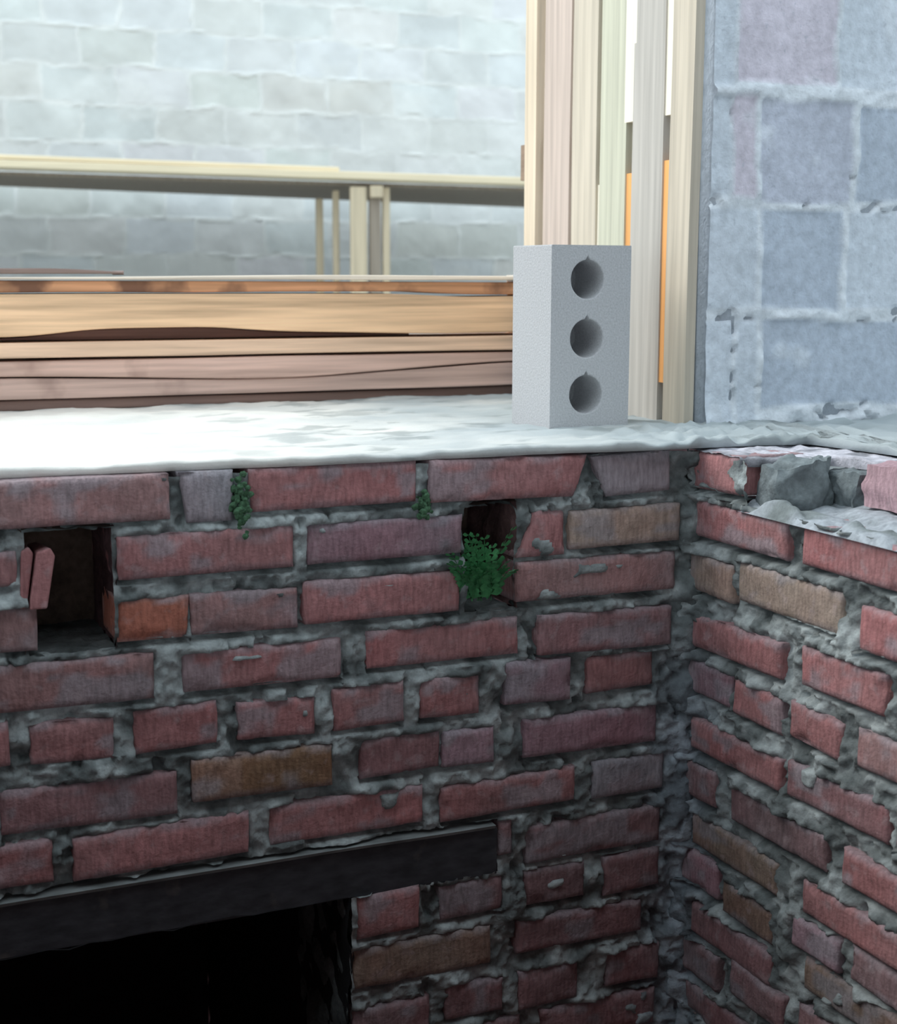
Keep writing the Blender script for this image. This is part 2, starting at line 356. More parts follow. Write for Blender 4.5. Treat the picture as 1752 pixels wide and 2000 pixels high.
# rough mortared reveal at the right of the opening
MJ = Mesh()
zz, dd = np.meshgrid(np.linspace(-1.40, OPEN_T, 90), np.linspace(0.0, 0.25, 26), indexing='ij')
xx = OPEN_R+0.001-0.004+fbm(zz*30, dd*30, 0, 77)*0.016-sstep(0.0, 0.03, 0.03-dd)*(-0.006)
V = np.stack([xx, 0.004+dd, zz], -1).reshape(-1, 3); idx = np.arange(len(V)).reshape(90, 26)
F = [(idx[j, i], idx[j+1, i], idx[j+1, i+1], idx[j, i+1]) for j in range(89) for i in range(25)]
lum = sstep(-0.4, 0.4, fbm(zz*22, dd*22, 0, 78))[..., None]
MJ.add(V, F, (MORT_D*(1-lum)*0.6+MORT*0.35*lum).reshape(-1, 3))  # mortar colours scaled down: the dimness of the reveal is in its tint
o = MJ.build('trim_2', M_MORTAR); tag(o, kind='structure')

# ------------------------------------------------------------ brick wall on the right
MR = Mesh(); rnd = random.Random(23)
for b in RIGHT: brick(MR, b, rnd)
mortar(MR, RIGHT, -0.03, 1.38, -1.40, -0.070, [], 0.0, 57)
mortar(MR, RIGHT, -0.03, 0.150, -0.0715, 0.0, [], 0.0, 58)
TORIGHT = lambda V: np.stack([-V[:, 1], -V[:, 0], V[:, 2]], 1)
MR2 = Mesh()
# ledge where the top course is missing: rough bedding mortar over the second course
X, Y = np.meshgrid(np.linspace(-0.006, 0.16, 24), np.linspace(-0.140, -1.38, 170), indexing='ij')
Z = -0.074+fbm(X*24, Y*14, 0, 91)*0.020+sstep(0.05, 0.13, X)*0.012+sstep(0.10, 0.3, fbm(X*9, Y*9, 4, 92))*0.014
Z = np.where(X < 0.0, -0.079, Z); Z = np.where(X < 0.008, np.minimum(Z, -0.070), Z)
V = np.stack([X, Y, Z], -1).reshape(-1, 3); idx = np.arange(len(V)).reshape(X.shape)
F = [(idx[j, i], idx[j, i+1], idx[j+1, i+1], idx[j+1, i]) for j in range(X.shape[0]-1) for i in range(X.shape[1]-1)]
lum = sstep(-0.35, 0.2, fbm(X*25, Y*12, 0, 93))[..., None]
MR2.add(V, F, ((MORT_D*1.5)*(1-lum)+np.array(lin((162, 168, 174)))*lum).reshape(-1, 3))
ledge = MR2.build('trim_3', M_MORTAR); tag(ledge, kind='structure')
wall_right = MR.build('wall_right', [M_BRICK, M_MORTAR], swap=TORIGHT); tag(wall_right, kind='structure')
# rear leaf of the right wall: grey cement lump, then a pale brick, under the slab edge
def rough_block(name, lo, hi, col, seed, amp=0.008, mat=None, n=(14, 18, 9)):
    m = Mesh(); lo = np.array(lo); hi = np.array(hi)
    P = []; F = []; base = 0
    def face(o, e1, e2, a, b):
        nonlocal base
        S, T = np.meshgrid(np.linspace(0, 1, a+1), np.linspace(0, 1, b+1))
        Q = o+S[..., None]*e1+T[..., None]*e2
        idx = np.arange(Q.shape[0]*Q.shape[1]).reshape(b+1, a+1)+base
        F.extend([(idx[j, i], idx[j, i+1], idx[j+1, i+1], idx[j+1, i]) for j in range(b) for i in range(a)])
        P.append(Q.reshape(-1, 3)); base += Q.shape[0]*Q.shape[1]
    d = hi-lo; X, Y, Z = np.eye(3)*d
    face(lo+Y, -Y, Z, n[1], n[2]); face(lo+X, Y, Z, n[1], n[2])
    face(lo.copy(), X, Z, n[0], n[2]); face(hi-Z, -X, Z, n[0], n[2])
    face(lo+Z, X, Y, n[0], n[1]); face(lo+Y, X, -Y, n[0], n[1])
    V = np.concatenate(P)
    c = (lo+hi)/2
    off = np.stack([fbm(V[:, 0]*30, V[:, 1]*30, V[:, 2]*30, seed+q) for q in (0, 20, 40)], 1)
    q = np.abs((V-c)/(d/2)); r = sstep(1.55, 2.6, q.sum(1))[:, None]
    V = V+off*amp*1.6-(V-c)*r*0.10
    m.add(V, F, np.array(col)*(1+0.25*fbm(V[:, 0]*20, V[:, 1]*20, V[:, 2]*20, seed+60))[:, None])
    o = m.build(name, mat or M_MORTAR)
    return o
lump = rough_block('cement_lump', (0.022, -0.205, -0.078), (0.135, -0.142, 0.0), lin((120, 128, 130)), 5, 0.010)
tag(lump, 'rough dark grey lump of cement on the ledge beside the top corner brick', 'cement lump')
lump2 = rough_block('cement_lump', (0.128, -0.262, -0.076), (0.20, -0.170, -0.012), lin((118, 126, 128)), 15, 0.012)
tag(lump2, 'smaller crumbled grey cement lump between the big lump and the pale brick', 'cement lump')
pb = rough_block('brick', (0.122, -0.50, -0.062), (0.24, -0.268, 0.008), lin((172, 142, 148)), 9, 0.004, M_BRICK)
tag(pb, 'pale red brick lying on the mortar ledge at the right edge, under the slab', 'brick')

# ------------------------------------------------------------ floor slab with a raw front edge
def edge(x):
    e = -0.004+fbm(x*9, 0, 0, 33)*0.007+fbm(x*40, 0, 0, 34)*0.003+0.030*sstep(-0.5, -1.1, x)-0.022*sstep(-0.35, -0.05, x)
    e = e*1.0
    return e-0.02*sstep(0.0, 0.2, x)-0.25*sstep(0.19, 0.24, x)-1.1*sstep(0.24, 0.32, x)
# thin bed of mortar over the top of the right wall, in front of the slab
bx = np.linspace(0.0, 0.33, 110); bt = np.linspace(0, 1, 60)
BX = np.repeat(bx[:, None], 60, 1)
be = -0.138-0.04*sstep(0.0, 0.14, bx)-0.17*sstep(0.14, 0.20, bx)-1.05*sstep(0.20, 0.30, bx)+fbm(bx*40, 0, 0, 38)*0.006
BY = be[:, None]+(0.03-be[:, None])*bt[None]
BZ = 0.0035+fbm(BX*40, BY*40, 0, 39)*0.006-0.004*(bt[None] < 0.01)
m = Mesh(); P = np.stack([BX, BY, BZ], -1); lo_ = P[:, :1].copy(); lo_[..., 2] = -0.012; lo_[..., 1] += 0.004
P = np.concatenate([lo_, P], 1); idx = np.arange(P.shape[0]*P.shape[1]).reshape(P.shape[:2]); P = P.reshape(-1, 3)
F = [(idx[j, i], idx[j+1, i], idx[j+1, i+1], idx[j, i+1]) for j in range(idx.shape[0]-1) for i in range(idx.shape[1]-1)]
lum = sstep(-0.4, 0.2, fbm(P[:, 0]*20, P[:, 1]*30, 0, 40))[:, None]
m.add(P, F, np.array(lin((140, 140, 146)))*(1-lum)+np.array(lin((196, 194, 202)))*lum)
o = m.build('trim_4', M_MORTAR); tag(o, kind='structure')
xs = np.concatenate([np.arange(-1.8, -0.03, 0.010), np.arange(-0.03, 0.33, 0.005), np.arange(0.33, 1.6, 0.03)])
ts = np.concatenate([[0], np.linspace(0.004, 0.2, 26), np.linspace(0.215, 1.35, 70)])
X = np.repeat(xs[:, None], len(ts), 1); E_ = edge(xs)[:, None]
Yv = E_+(1.2-E_)*(ts[None]/1.35)
Z = 0.015+fbm(X*7, Yv*14, 0, 35)*0.006+fbm(X*28, Yv*40, 0, 36)*0.004
near = sstep(0.10, 0.0, Yv-E_)
Z = Z+near*0.003+sstep(-0.3, 0.1, X)*fbm(X*40, Yv*40, 0, 37)*0.016*sstep(0.28, 0.2, Yv)
Z = Z+0.001; Z[:, 0] -= 0.004
MS = Mesh()
V = np.stack([X, Yv, Z], -1); n0, n1 = X.shape
low = np.stack([X[:, 0], Yv[:, 0]+0.003, np.full(n0, 0.0065)], -1)
back = low.copy(); back[:, 1] += 0.02; back[:, 2] = 0.006
allv = np.concatenate([back[:, None], low[:, None], V], 1); n1 += 2
idx = np.arange(n0*n1).reshape(n0, n1)
F = [(idx[j, i], idx[j+1, i], idx[j+1, i+1], idx[j, i+1]) for j in range(n0-1) for i in range(n1-1)]
P = allv.reshape(-1, 3)
grey = sstep(-0.8, 0.05, P[:, 0]+fbm(P[:, 0]*5, P[:, 1]*9, 0, 44)*0.5)
dirt = sstep(0.15, 0.4, fbm(P[:, 0]*10, P[:, 1]*26, 0, 45))*sstep(-0.95, -0.4, P[:, 0])
wh = np.array(lin((226, 224, 218))); bl = np.array(lin((172, 180, 182))); dk = np.array(lin((128, 136, 136)))
cc = wh*(1-grey[:, None])+bl*grey[:, None]; cc = cc*(1-dirt[:, None]*0.55)+dk*dirt[:, None]*0.55
MS.add(P, F, cc)
fl = MS.build('floor', M_SLAB); tag(fl, kind='structure')
MB = Mesh()
MB.box((-8, 1.19, -0.3), (9, 9, 0.012), lin((170, 172, 170)))
MB.box((-8, -6, -0.3), (-1.8, 1.19, 0.010), lin((214, 214, 210)))
MB.box((1.59, -6, -0.3), (9, 1.19, 0.010), lin((190, 196, 196)))
MB.box((-1.8, -6, -0.6), (0.32, -1.50, -0.21), lin((150, 150, 148)))
MB.box((0.30, -6, -0.3), (1.59, -1.20, 0.002), lin((190, 196, 196)))
MB.box((0.262, -1.21, -0.3), (1.59, -0.25, -0.004), lin((190, 196, 196)))
o = MB.build('floor_outer', M_SLAB, smooth=False); tag(o, kind='structure')
MP = Mesh()
MP.box((-1.80, -1.52, -1.45), (0.10, 0.05, -1.38), (1, 1, 1))
o = MP.build('floor_pit', M_EARTH, smooth=False); tag(o, kind='structure')
MP = Mesh(); MP.box((-1.80, -1.53, -1.40), (0.0, -1.45, -0.20), COL['d'])  # unseen pit wall added to darken the lower bricks
o = MP.build('shade_wall_south', M_MORTAR, smooth=False); tag(o, kind='structure')
MP = Mesh(); MP.box((-1.82, -1.50, -1.40), (-1.745, 0.0, 0.0), COL['d'])  # unseen too, added to cut the light reaching into the pit
o = MP.build('shade_wall_west', M_MORTAR, smooth=False); tag(o, kind='structure')
# unseen roof behind the camera, added to cut skylight on the brick walls
MP = Mesh(); MP.box((-5, -6, 1.50), (4, -1.40, 1.60), lin((150, 140, 130)))
o = MP.build('shade_roof', M_EARTH, smooth=False); tag(o, kind='structure')

# ------------------------------------------------------------ steel lintel over the opening
lt = empty('steel_lintel', (-1.0, 0.0, -0.66)); tag(lt, 'sooty dark steel channel lintel over the black opening in the brick wall', 'lintel')
m = Mesh(); n = 60
def ribbon(m, prof, x0, x1, seed, col=(1, 1, 1)):
    xs = np.linspace(x0, x1, n+1); V = []
    for x in xs:
        for (y, z) in prof:
            V.append((x, y+float(vnoise(x*6, y*9, z*9, seed))*0.0012, z+float(vnoise(x*5, y*9, z*9, seed+1))*0.0012))
    k = len(prof); F = [(i*k+j, (i+1)*k+j, (i+1)*k+(j+1) % k, i*k+(j+1) % k) for i in range(n) for j in range(k)]
    F += [tuple(range(k))[::-1], tuple(n*k+j for j in range(k))]
    m.add(V, F, col)
ribbon(m, [(0.004, -0.672), (0.010, -0.674), (0.010, -0.602), (0.11, -0.602), (0.11, -0.594), (0.002, -0.594), (0.002, -0.600)], -1.745, -0.346, 3)
web = m.build('web', M_STEEL, lt, smooth=False, loc=None)
m = Mesh(); ribbon(m, [(-0.004, -0.592), (0.11, -0.592), (0.11, -0.584), (-0.008, -0.586)], -1.745, -0.352, 8)
fg = m.build('top_flange', material('pale_steel', base=lin((120, 124, 124)), scale=(20, 60, 60), amount=0.35, bump=0.4), lt, smooth=False)  # top flange in a lighter grey than the web
fg['label'] = 'pale grey top flange of the lintel'
m = Mesh(); ribbon(m, [(0.010, -0.674), (0.13, -0.674), (0.13, -0.668), (0.010, -0.668)], -1.745, -0.60, 12)
m.build('bottom_flange', M_STEEL, lt, smooth=False)
for ch in lt.children: ch.location = (1.0, 0, 0.66)

# ------------------------------------------------------------ brick fragments, fern, moss in the holes
def shard(pts0, pts1, seed, label):
    """a prism between two outlines (front, back)"""
    m = Mesh(); k = len(pts0); V = list(pts0)+list(pts1)
    F = [tuple(range(k)), tuple(range(2*k-1, k-1, -1))]+[(j, k+j, k+(j+1) % k, (j+1) % k) for j in range(k)]
    c = np.array(V).mean(0)
    m.add(np.array(V), F, COL['r']*1.0)
    o = m.build('brick_fragment', M_BRICK, smooth=False, loc=tuple(c))
    bv = o.modifiers.new('bevel', 'BEVEL'); bv.width = 0.0025; bv.segments = 2
    tag(o, label, 'brick fragment', 'brick fragments in the left wall hole')
    return o
shard([(-1.058, -0.006, -0.172), (-1.034, -0.006, -0.172), (-1.020, -0.002, -0.100), (-1.026, -0.002, -0.088), (-1.044, 0.0, -0.094)],
      [(-1.056, 0.10, -0.172), (-1.036, 0.10, -0.172), (-1.024, 0.10, -0.104), (-1.032, 0.10, -0.096), (-1.044, 0.10, -0.098)], 1,
      'larger red brick fragment leaning in the left hole of the brick wall')
shard([(-1.070, 0.004, -0.172), (-1.060, 0.004, -0.172), (-1.048, 0.006, -0.096), (-1.054, 0.006, -0.086), (-1.064, 0.004, -0.092)],
      [(-1.068, 0.10, -0.172), (-1.058, 0.10, -0.172), (-1.048, 0.10, -0.10), (-1.054, 0.10, -0.094), (-1.062, 0.10, -0.098)], 2,
      'thin brick sliver wedged between the hole edge and the larger brick fragment')

M_LEAF = material('fern_leaf', base=lin((72, 136, 88)), scale=(80, 80, 80), amount=0.4, bump=0.0, rough=0.6)
def frond(m, p0, dirv, length, seed):
    r = random.Random(seed); p = Vector(p0); d = Vector(dirv).normalized(); N = 8
    prev = None
    for i in range(N):
        t = i/(N-1); q = p+d*(length/N); d = (d+Vector((0, -0.01, -0.10))).normalized()
        side = d.cross(Vector((0, 0.3, 1))).normalized(); w = 0.0007
        m.add([p-side*w, p+side*w, q+side*w, q-side*w, p+Vector((0, 0, w)), q+Vector((0, 0, w))], [(0, 1, 2, 3), (0, 3, 5, 4), (1, 4, 5, 2)], (1, 1, 1))
        for s in (-1, 1):
            L_ = 0.021*(1-0.55*t)*r.uniform(0.8, 1.2); tipd = (side*s+d*0.5+Vector((0, -0.25, r.uniform(-.2, .25)))).normalized()
            a = q; tip = q+tipd*L_; wv = d*L_*0.42; up = Vector((0, 0, 1))*L_*0.14
            mid = q+tipd*L_*0.5
            pts = [a, mid-wv+up*0.5, mid+up, mid+wv+up*0.5, tip, q+tipd*L_*0.78-wv*0.7, q+tipd*L_*0.78+wv*0.7]
            m.add(pts, [(0, 1, 2), (0, 2, 3), (1, 5, 2), (2, 5, 4), (2, 4, 6), (2, 6, 3)], (1, 1, 1))
        p = q
fe = empty('fern', (-0.365, 0.006, -0.218)); tag(fe, 'small green fern growing in the right hole of the brick wall', 'plant')
r = random.Random(4)
for i in range(26):
    m = Mesh(); a = r.uniform(-1.2, 1.2)
    frond(m, (r.uniform(-0.022, 0.018)-0.008, r.uniform(-0.012, 0.02), 0.0), (math.sin(a)*0.65, -0.35+r.uniform(-.3, .3), 1.5), r.uniform(0.05, 0.12), i)
    m.build('frond', M_LEAF, fe, smooth=True)
M_MOSS = material('moss', base=lin((72, 104, 78)), scale=(200, 200, 200), amount=0.5, bump=0.6)
def moss(cx, cz, w, h, count, seed, label):
    r = random.Random(seed); m = Mesh()
    for i in range(count):
        x, z = cx+r.gauss(0, w/2.2), cz-0.012+r.gauss(0, h/3.2); s = r.uniform(0.003, 0.0065); y = r.uniform(-0.004, 0.010)
        V = []; 
        for a in range(6):
            for b in (-1, 1): V.append((x+math.cos(a*1.047)*s*r.uniform(.7, 1.3), y-0.002+b*0.0, z+math.sin(a*1.047)*s*r.uniform(.7, 1.3)))
        V = V[::2]+[(x, y-s*1.1, z)]
        m.add(V, [(j, (j+1) % 6, 6) for j in range(6)], (1, 1, 1))
    o = m.build('moss', M_MOSS); tag(o, label, 'moss', kind='stuff')
moss(-0.756, -0.034, 0.014, 0.058, 60, 1, 'green moss in the joint left of the second long top brick')
moss(-0.474, -0.052, 0.010, 0.040, 45, 2, 'green moss in the joint between the two long top bricks')

# ------------------------------------------------------------ concrete block with three round holes, stood on end
def three_hole_block():
    w, t, h = 0.164, 0.134, 0.321
    zc = [0.062, 0.160, 0.262]; xc = 0.074; R0 = 0.034
    m = Mesh(); zs = [0, 0.111, 0.211, h]
    N = 48
    for q in range(3):
        z0, z1 = zs[q], zs[q+1]; c = zc[q]
        outer = []; inner = []
        for i in range(N):
            a = -math.pi*0.75+2*math.pi*i/N
            dx, dz = math.cos(a), math.sin(a)
            tx = ((w-xc) if dx > 0 else -xc)/dx if abs(dx) > 1e-6 else 1e9
            tz = ((z1-c) if dz > 0 else (z0-c))/dz if abs(dz) > 1e-6 else 1e9
            s = min(tx, tz); outer.append((xc+dx*s, 0, c+dz*s))
            rr = R0
            if abs(a-math.pi/2) < 0.09 and q >= 0: rr = R0+0.007     # the little mould notch above each hole
            inner.append((xc+dx*rr, 0, c+dz*rr))
        V = outer+inner; F = [(i, (i+1) % N, N+(i+1) % N, N+i) for i in range(N)]
        # corners of the cell
        for cx_, cz_ in ((0, z0), (w, z0), (w, z1), (0, z1)):
            ang = math.atan2(cz_-c, cx_-xc)
            i = int(((ang+math.pi*0.75) % (2*math.pi))/(2*math.pi/N)) % N
            j = (i+1) % N
            V.append((cx_, 0, cz_)); F.append((i, len(V)-1, j))
        m.add(V, F, (1, 1, 1))
        lip = [(x, 0.003, z) for x, y, z in inner]
        rings = [inner]
        for dy, sc in ((0.004, 0.985), (0.05, 0.95), (0.088, 0.90), (0.094, 0.80), (0.095, 0.0)):
            rings.append([(xc+(x-xc)*sc, dy, c+(z-c)*sc) for x, y, z in inner])
        V = [p for r_ in rings for p in r_]
        F = [(k*N+i, k*N+(i+1) % N, (k+1)*N+(i+1) % N, (k+1)*N+i) for k in range(len(rings)-1) for i in range(N)]
        m.add(V, F, (1, 1, 1))
    m.box((0, 0, 0), (w, t, h), (1, 1, 1), skip=('f',))
    o = m.build('concrete_block', M_CINDER, smooth=False)
    o.location = (-0.136, 0.2455, 0.013); o.rotation_euler = (0, 0, math.radians(4))
    import bmesh
    bm = bmesh.new(); bm.from_mesh(o.data); bmesh.ops.remove_doubles(bm, verts=bm.verts, dist=1e-5)
    bm.to_mesh(o.data); bm.free()
    bv = o.modifiers.new('bevel', 'BEVEL'); bv.width = 0.002; bv.segments = 2; bv.limit_method = 'ANGLE'; bv.angle_limit = math.radians(60)
    # the free side faces the left and back a little: follow the seen skew
    return o
blk = three_hole_block()
tag(blk, 'light grey concrete block with three round holes standing on end on the slab', 'concrete block')

# ------------------------------------------------------------ upright board panel at the end of the block wall
pan = empty('board_panel', (0.15, 0.55, 0.0)); tag(pan, 'tall panel of upright sawn boards standing behind the concrete block', 'board panel')
WOODV = [wood('upright_wood', c, 2, 0.16) for c in ((206, 194, 176), (190, 184, 176), (202, 200, 180), (208, 196, 178), (206, 188, 176), (226, 208, 184))]
def vboard(name, x0, x1, y0, y1, z0, z1, mat, seed, label=None):
    m = Mesh(); n = 40; zs = np.linspace(z0, z1, n+1); V = []
    for z in zs:
        for (x, y) in ((x0, y0), (x1, y0), (x1, y1), (x0, y1)):
            V.append((x+float(vnoise(z*1.3, 0, 0, seed))*0.003, y+float(vnoise(z*2.2, y*3, 0, seed+2))*0.0025, z))
    F = [(i*4+j, i*4+(j+1) % 4, i*4+4+(j+1) % 4, i*4+4+j) for i in range(n) for j in range(4)]+[(3, 2, 1, 0), (n*4, n*4+1, n*4+2, n*4+3)]
    m.add(V, F, (1, 1, 1)); o = m.build(name, mat, pan, smooth=False)
    o.location = (-0.15, -0.55, 0)
    if label: o['label'] = label
    return o
ys = [(0.248, 0.322), (0.344, 0.455), (0.480, 0.581), (0.592, 0.694), (0.707, 0.824), (0.841, 0.916)]
for i, (a, b) in enumerate(ys):
    vboard('board', 0.14, 0.160, a, b, 0.004, 2.15, WOODV[i], 10+i)
vboard('board', 0.128, 0.140, 0.841, 0.880, 0.004, 2.15, WOODV[5], 30)
M_ORANGE = wood('sunlit_fresh_wood', (244, 176, 110), 2, 0.15); M_CREAM = wood('gap_light_wood', (250, 240, 220), 2, 0.08)  # sunlit orange and bright daylight in the gaps, put into wood colours
M_BAT = wood('batten_wood', (150, 128, 110), 1, 0.2)
for i, (a, b, zl, zh) in enumerate(((0.310, 0.352, 0.085, 0.490), (0.446, 0.490, 0.110, 0.475), (0.572, 0.600, 0.06, 0.46))):
    vboard('gap_light_strip', 0.1425, 0.160, a, b, zl, zh, M_ORANGE if i < 2 else M_CREAM, 50+i, 'fresh orange strip in the gap between boards, coloured as if sunlit' if i < 2 else None)
for i, (a, b) in enumerate(((0.312, 0.350), (0.448, 0.488))):  # added strips standing for the daylight seen through the gaps
    vboard('gap_light_strip', 0.1425, 0.160, a, b, 0.570, 2.1, M_CREAM, 60+i, 'pale strip in the gap between boards, coloured as light showing through')
m = Mesh(); m.box((0.163, 0.41, 0.491), (0.187, 0.985, 0.568), (1, 1, 1)); o = m.build('batten', M_BAT, pan, smooth=False); o.location = (-0.15, -0.55, 0)
m = Mesh(); m.box((0.163, 0.41, 1.55), (0.187, 0.985, 1.63), (1, 1, 1)); o = m.build('batten', M_BAT, pan, smooth=False); o.location = (-0.15, -0.55, 0)

# ------------------------------------------------------------ near block wall to the right of the panel
def blockface(name, blocks, u0, u1, z0, z1, y, step, cols, mortar_col, seed, amp, joint_h, rough, mat, foot=0, fallback=None, dark=None):
    us = np.arange(u0, u1+step*0.5, step); zs = np.arange(z0, z1+step*0.5, step)
    U, Z = np.meshgrid(us, zs)
    warpu = fbm(U*8, Z*8, 0, seed)*0.012*amp; warpz = fbm(U*6, Z*9, 5, seed+1)*0.012*amp
    ins = np.zeros_like(U); cc = np.zeros(U.shape+(3,))+mortar_col
    for i, (a, b, c, d, t) in enumerate(blocks):
        dist = np.minimum.reduce([U+warpu-a, b-U-warpu, Z+warpz-c, d-Z-warpz])
        s = sstep(-0.003*amp, 0.004*amp, dist)
        ins = np.maximum(ins, s); cc = cc*(1-s[..., None])+np.array(t)*s[..., None]
    mort = sstep(0.18, 0.42, fbm(U*rough[0], Z*rough[0]*1.3, 2, seed+5)-0.05)*rough[1]
    cc = cc*(1-(mort*ins)[..., None])+np.array(mortar_col)*(mort*ins)[..., None]
    H = (1-ins)*joint_h*(0.4+fbm(U*25/amp, Z*25/amp, 0, seed+2)*1.6)+ins*fbm(U*18/amp, Z*18/amp, 0, seed+3)*0.004*amp+mort*ins*0.003
    if dark is not None:
        dk = sstep(0.30, 0.42, fbm(U*24, Z*30, 7, seed+11))*(1-ins)
        H = H-dk*0.014
    if foot: H = H+foot*sstep(0.05, 0.0, Z-z0)*(0.6+0.6*fbm(U*20, Z*20, 0, seed+7))
    cc = cc*(1+0.10*fbm(U*10/amp, Z*10/amp, 0, seed+9)[..., None])
    V = np.stack([U, y-H, Z], -1); idx = np.arange(U.size).reshape(U.shape)
    F = [(idx[j, i], idx[j, i+1], idx[j+1, i+1], idx[j+1, i]) for j in range(U.shape[0]-1) for i in range(U.shape[1]-1)]
    M = Mesh(); M.add(V.reshape(-1, 3), F, np.clip(cc.reshape(-1, 3), 0, 1))
    return M
rb = random.Random(8)
bc = lambda *c: np.array(lin(c))
G1, G2, G3, G4 = bc(184, 193, 206), bc(204, 211, 220), bc(208, 201, 212), bc(190, 194, 207)
nb = [(0.150, 0.214, 0.02, 0.204, G2), (0.222, 0.264, 0.02, 0.204, G2), (0.276, 0.66, 0.045, 0.200, G1), (0.68, 1.05, 0.03, 0.204, G2),
      (0.150, 0.264, 0.224, 0.400, G2), (0.272, 0.452, 0.220, 0.404, G1), (0.468, 0.86, 0.226, 0.400, G2),
      (0.150, 0.201, 0.418, 0.596, G2), (0.206, 0.256, 0.418, 0.596, G3), (0.266, 0.466, 0.416, 0.590, G4), (0.482, 0.87, 0.418, 0.584, G1),
      (0.150, 0.205, 0.612, 0.90, G2), (0.210, 0.418, 0.622, 0.790, G3), (0.428, 0.82, 0.618, 0.790, G2)]
for k in range(4, 12):
    z = 0.808+(k-4)*0.198; x = 0.150
    while x < 1.05:
        L_ = 0.39 if x > 0.15 or k % 2 else 0.2
        nb.append((x, x+L_, z, z+0.182, rb.choice((G2, G3, G4)))); x += L_+0.014
M = blockface('n', nb, 0.1615, 0.95, 0.005, 1.1, 0.216, 0.0065, None, bc(220, 225, 231), 61, 1.0, 0.009, (11, 0.45), None, foot=0.014, dark=1)
for (z0, z1, x0, x1) in ((1.1, 2.2, 0.1615, 2.6), (0.0, 1.1, 0.95, 2.6)):
    M.box((x0, 0.214, z0), (x1, 0.40, z1), G2)
M.box((0.1615, 0.222, 0.0), (0.95, 0.40, 1.1), bc(178, 184, 192))
wn = M.build('wall_right_upper', M_BLOCK, smooth=True); tag(wn, kind='structure')

# ------------------------------------------------------------ far block wall
fb = []; rf = random.Random(3)
k = 0; z = 0.0
while z < 3.0:
    x = -0.9+(0.2 if k % 2 else 0.0)+rf.uniform(-0.03, 0.03)
    while x < 3.6:
        v = rf.uniform(-1, 1); base = np.array(lin((220+v*6, 222+v*6, 219+v*7)))*(1+0.07*(x/3))  # tone rises to the right: the brighter light there is put into the colour
        base = base*np.array([1+rf.uniform(-.02, .03), 1+rf.uniform(-.01, .01), 1+rf.uniform(-.03, .03)])
        fb.append((x, x+0.385, z+0.006, z+0.190, base)); x += 0.40
    z += 0.2; k += 1
M = blockface('f', fb, -0.9, 3.6, 0.25, 2.15, 6.2, 0.014, None, bc(232, 233, 229), 71, 2.2, 0.006, (3, 0.5), None)
fc = bc(208, 212, 212)
M.box((-7, 6.2, 0), (10, 6.4, 0.25), fc); M.box((-7, 6.2, 2.15), (10, 6.4, 2.7), fc)
M.box((-7, 6.2, 0.25), (-0.9, 6.4, 2.15), fc); M.box((3.6, 6.2, 0.25), (10, 6.4, 2.15), fc)
M.box((-0.9, 6.22, 0.25), (3.6, 6.4, 2.15), fc)
wf = M.build('wall_far', M_FAR, smooth=False); tag(wf, kind='structure')

# ------------------------------------------------------------ horizontal timber stack on the slab
def hboard(name, y0, depth, top, bot, col, seed, label, x0=-2.4, x1=0.20, spots=None, group=None, ends=None):
    """top and bottom edges are lists of (x, z)"""
    m = Mesh(); n = 90; xs = np.linspace(x0, x1, n+1)
    tz = np.interp(xs, [p[0] for p in top], [p[1] for p in top])+vnoise(xs*5, 0, 0, seed)*0.0012
    bz = np.interp(xs, [p[0] for p in bot], [p[1] for p in bot])+vnoise(xs*5, 9, 0, seed)*0.0012
    ker = np.hanning(9); ker /= ker.sum()
    tz = np.convolve(np.pad(tz, 4, 'edge'), ker, 'valid'); bz = np.convolve(np.pad(bz, 4, 'edge'), ker, 'valid')
    y_ = y0+vnoise(xs*2.5, 0, 5, seed)*0.003
    V = []
    for i in range(n+1):
        V += [(xs[i], y_[i], bz[i]), (xs[i], y_[i], tz[i]), (xs[i], y_[i]+depth, tz[i]), (xs[i], y_[i]+depth, bz[i])]
    F = [(i*4+j, i*4+(j+1) % 4, i*4+4+(j+1) % 4, i*4+4+j) for i in range(n) for j in range(4)]+[(0, 1, 2, 3), (n*4+3, n*4+2, n*4+1, n*4)]
    c = np.array([(x0+x1)/2, y0+depth/2, (bz.mean())])
    m.add(V, F, (1, 1, 1)); o = m.build(name, wood('plank_wood', col, 0, 0.3, spots), smooth=False, loc=tuple(c))
    bv = o.modifiers.new('bevel', 'BEVEL'); bv.width = 0.002; bv.segments = 1; bv.limit_method = 'ANGLE'
    tag(o, label, 'plank', group)
    return o
G = 'planks stacked along the rear of the slab'
Y0 = 0.965
dkspot = (9, 0.60, (96, 70, 62), 0.75)
hboard('plank', Y0+0.02, 0.16, [(-3, 0.037), (-0.5, 0.0335), (1, 0.036)], [(-3, 0.0135), (1, 0.0135)], (128, 104, 96), 1, 'lowest dark brown plank of the stack, resting on the slab', group=G)
hboard('plank', Y0+0.004, 0.17, [(-3, 0.080), (-0.95, 0.080), (-0.5, 0.066), (-0.35, 0.066), (0.1, 0.088)], [(-3, 0.043), (-0.5, 0.036), (1, 0.042)], (196, 166, 154), 2, 'greyish pink plank second from the bottom of the stack', group=G, spots=(6, 0.62, (130, 104, 96), 0.6))
hboard('plank', Y0, 0.16, [(-3, 0.114), (-0.6, 0.113), (1, 0.112)], [(-3, 0.086), (-0.95, 0.084), (-0.5, 0.0685), (-0.35, 0.0685), (0.1, 0.092)], (206, 172, 158), 3, 'pinkish brown plank third from the bottom of the stack, sagging in the middle', group=G, spots=(7, 0.62, (140, 110, 100), 0.6))
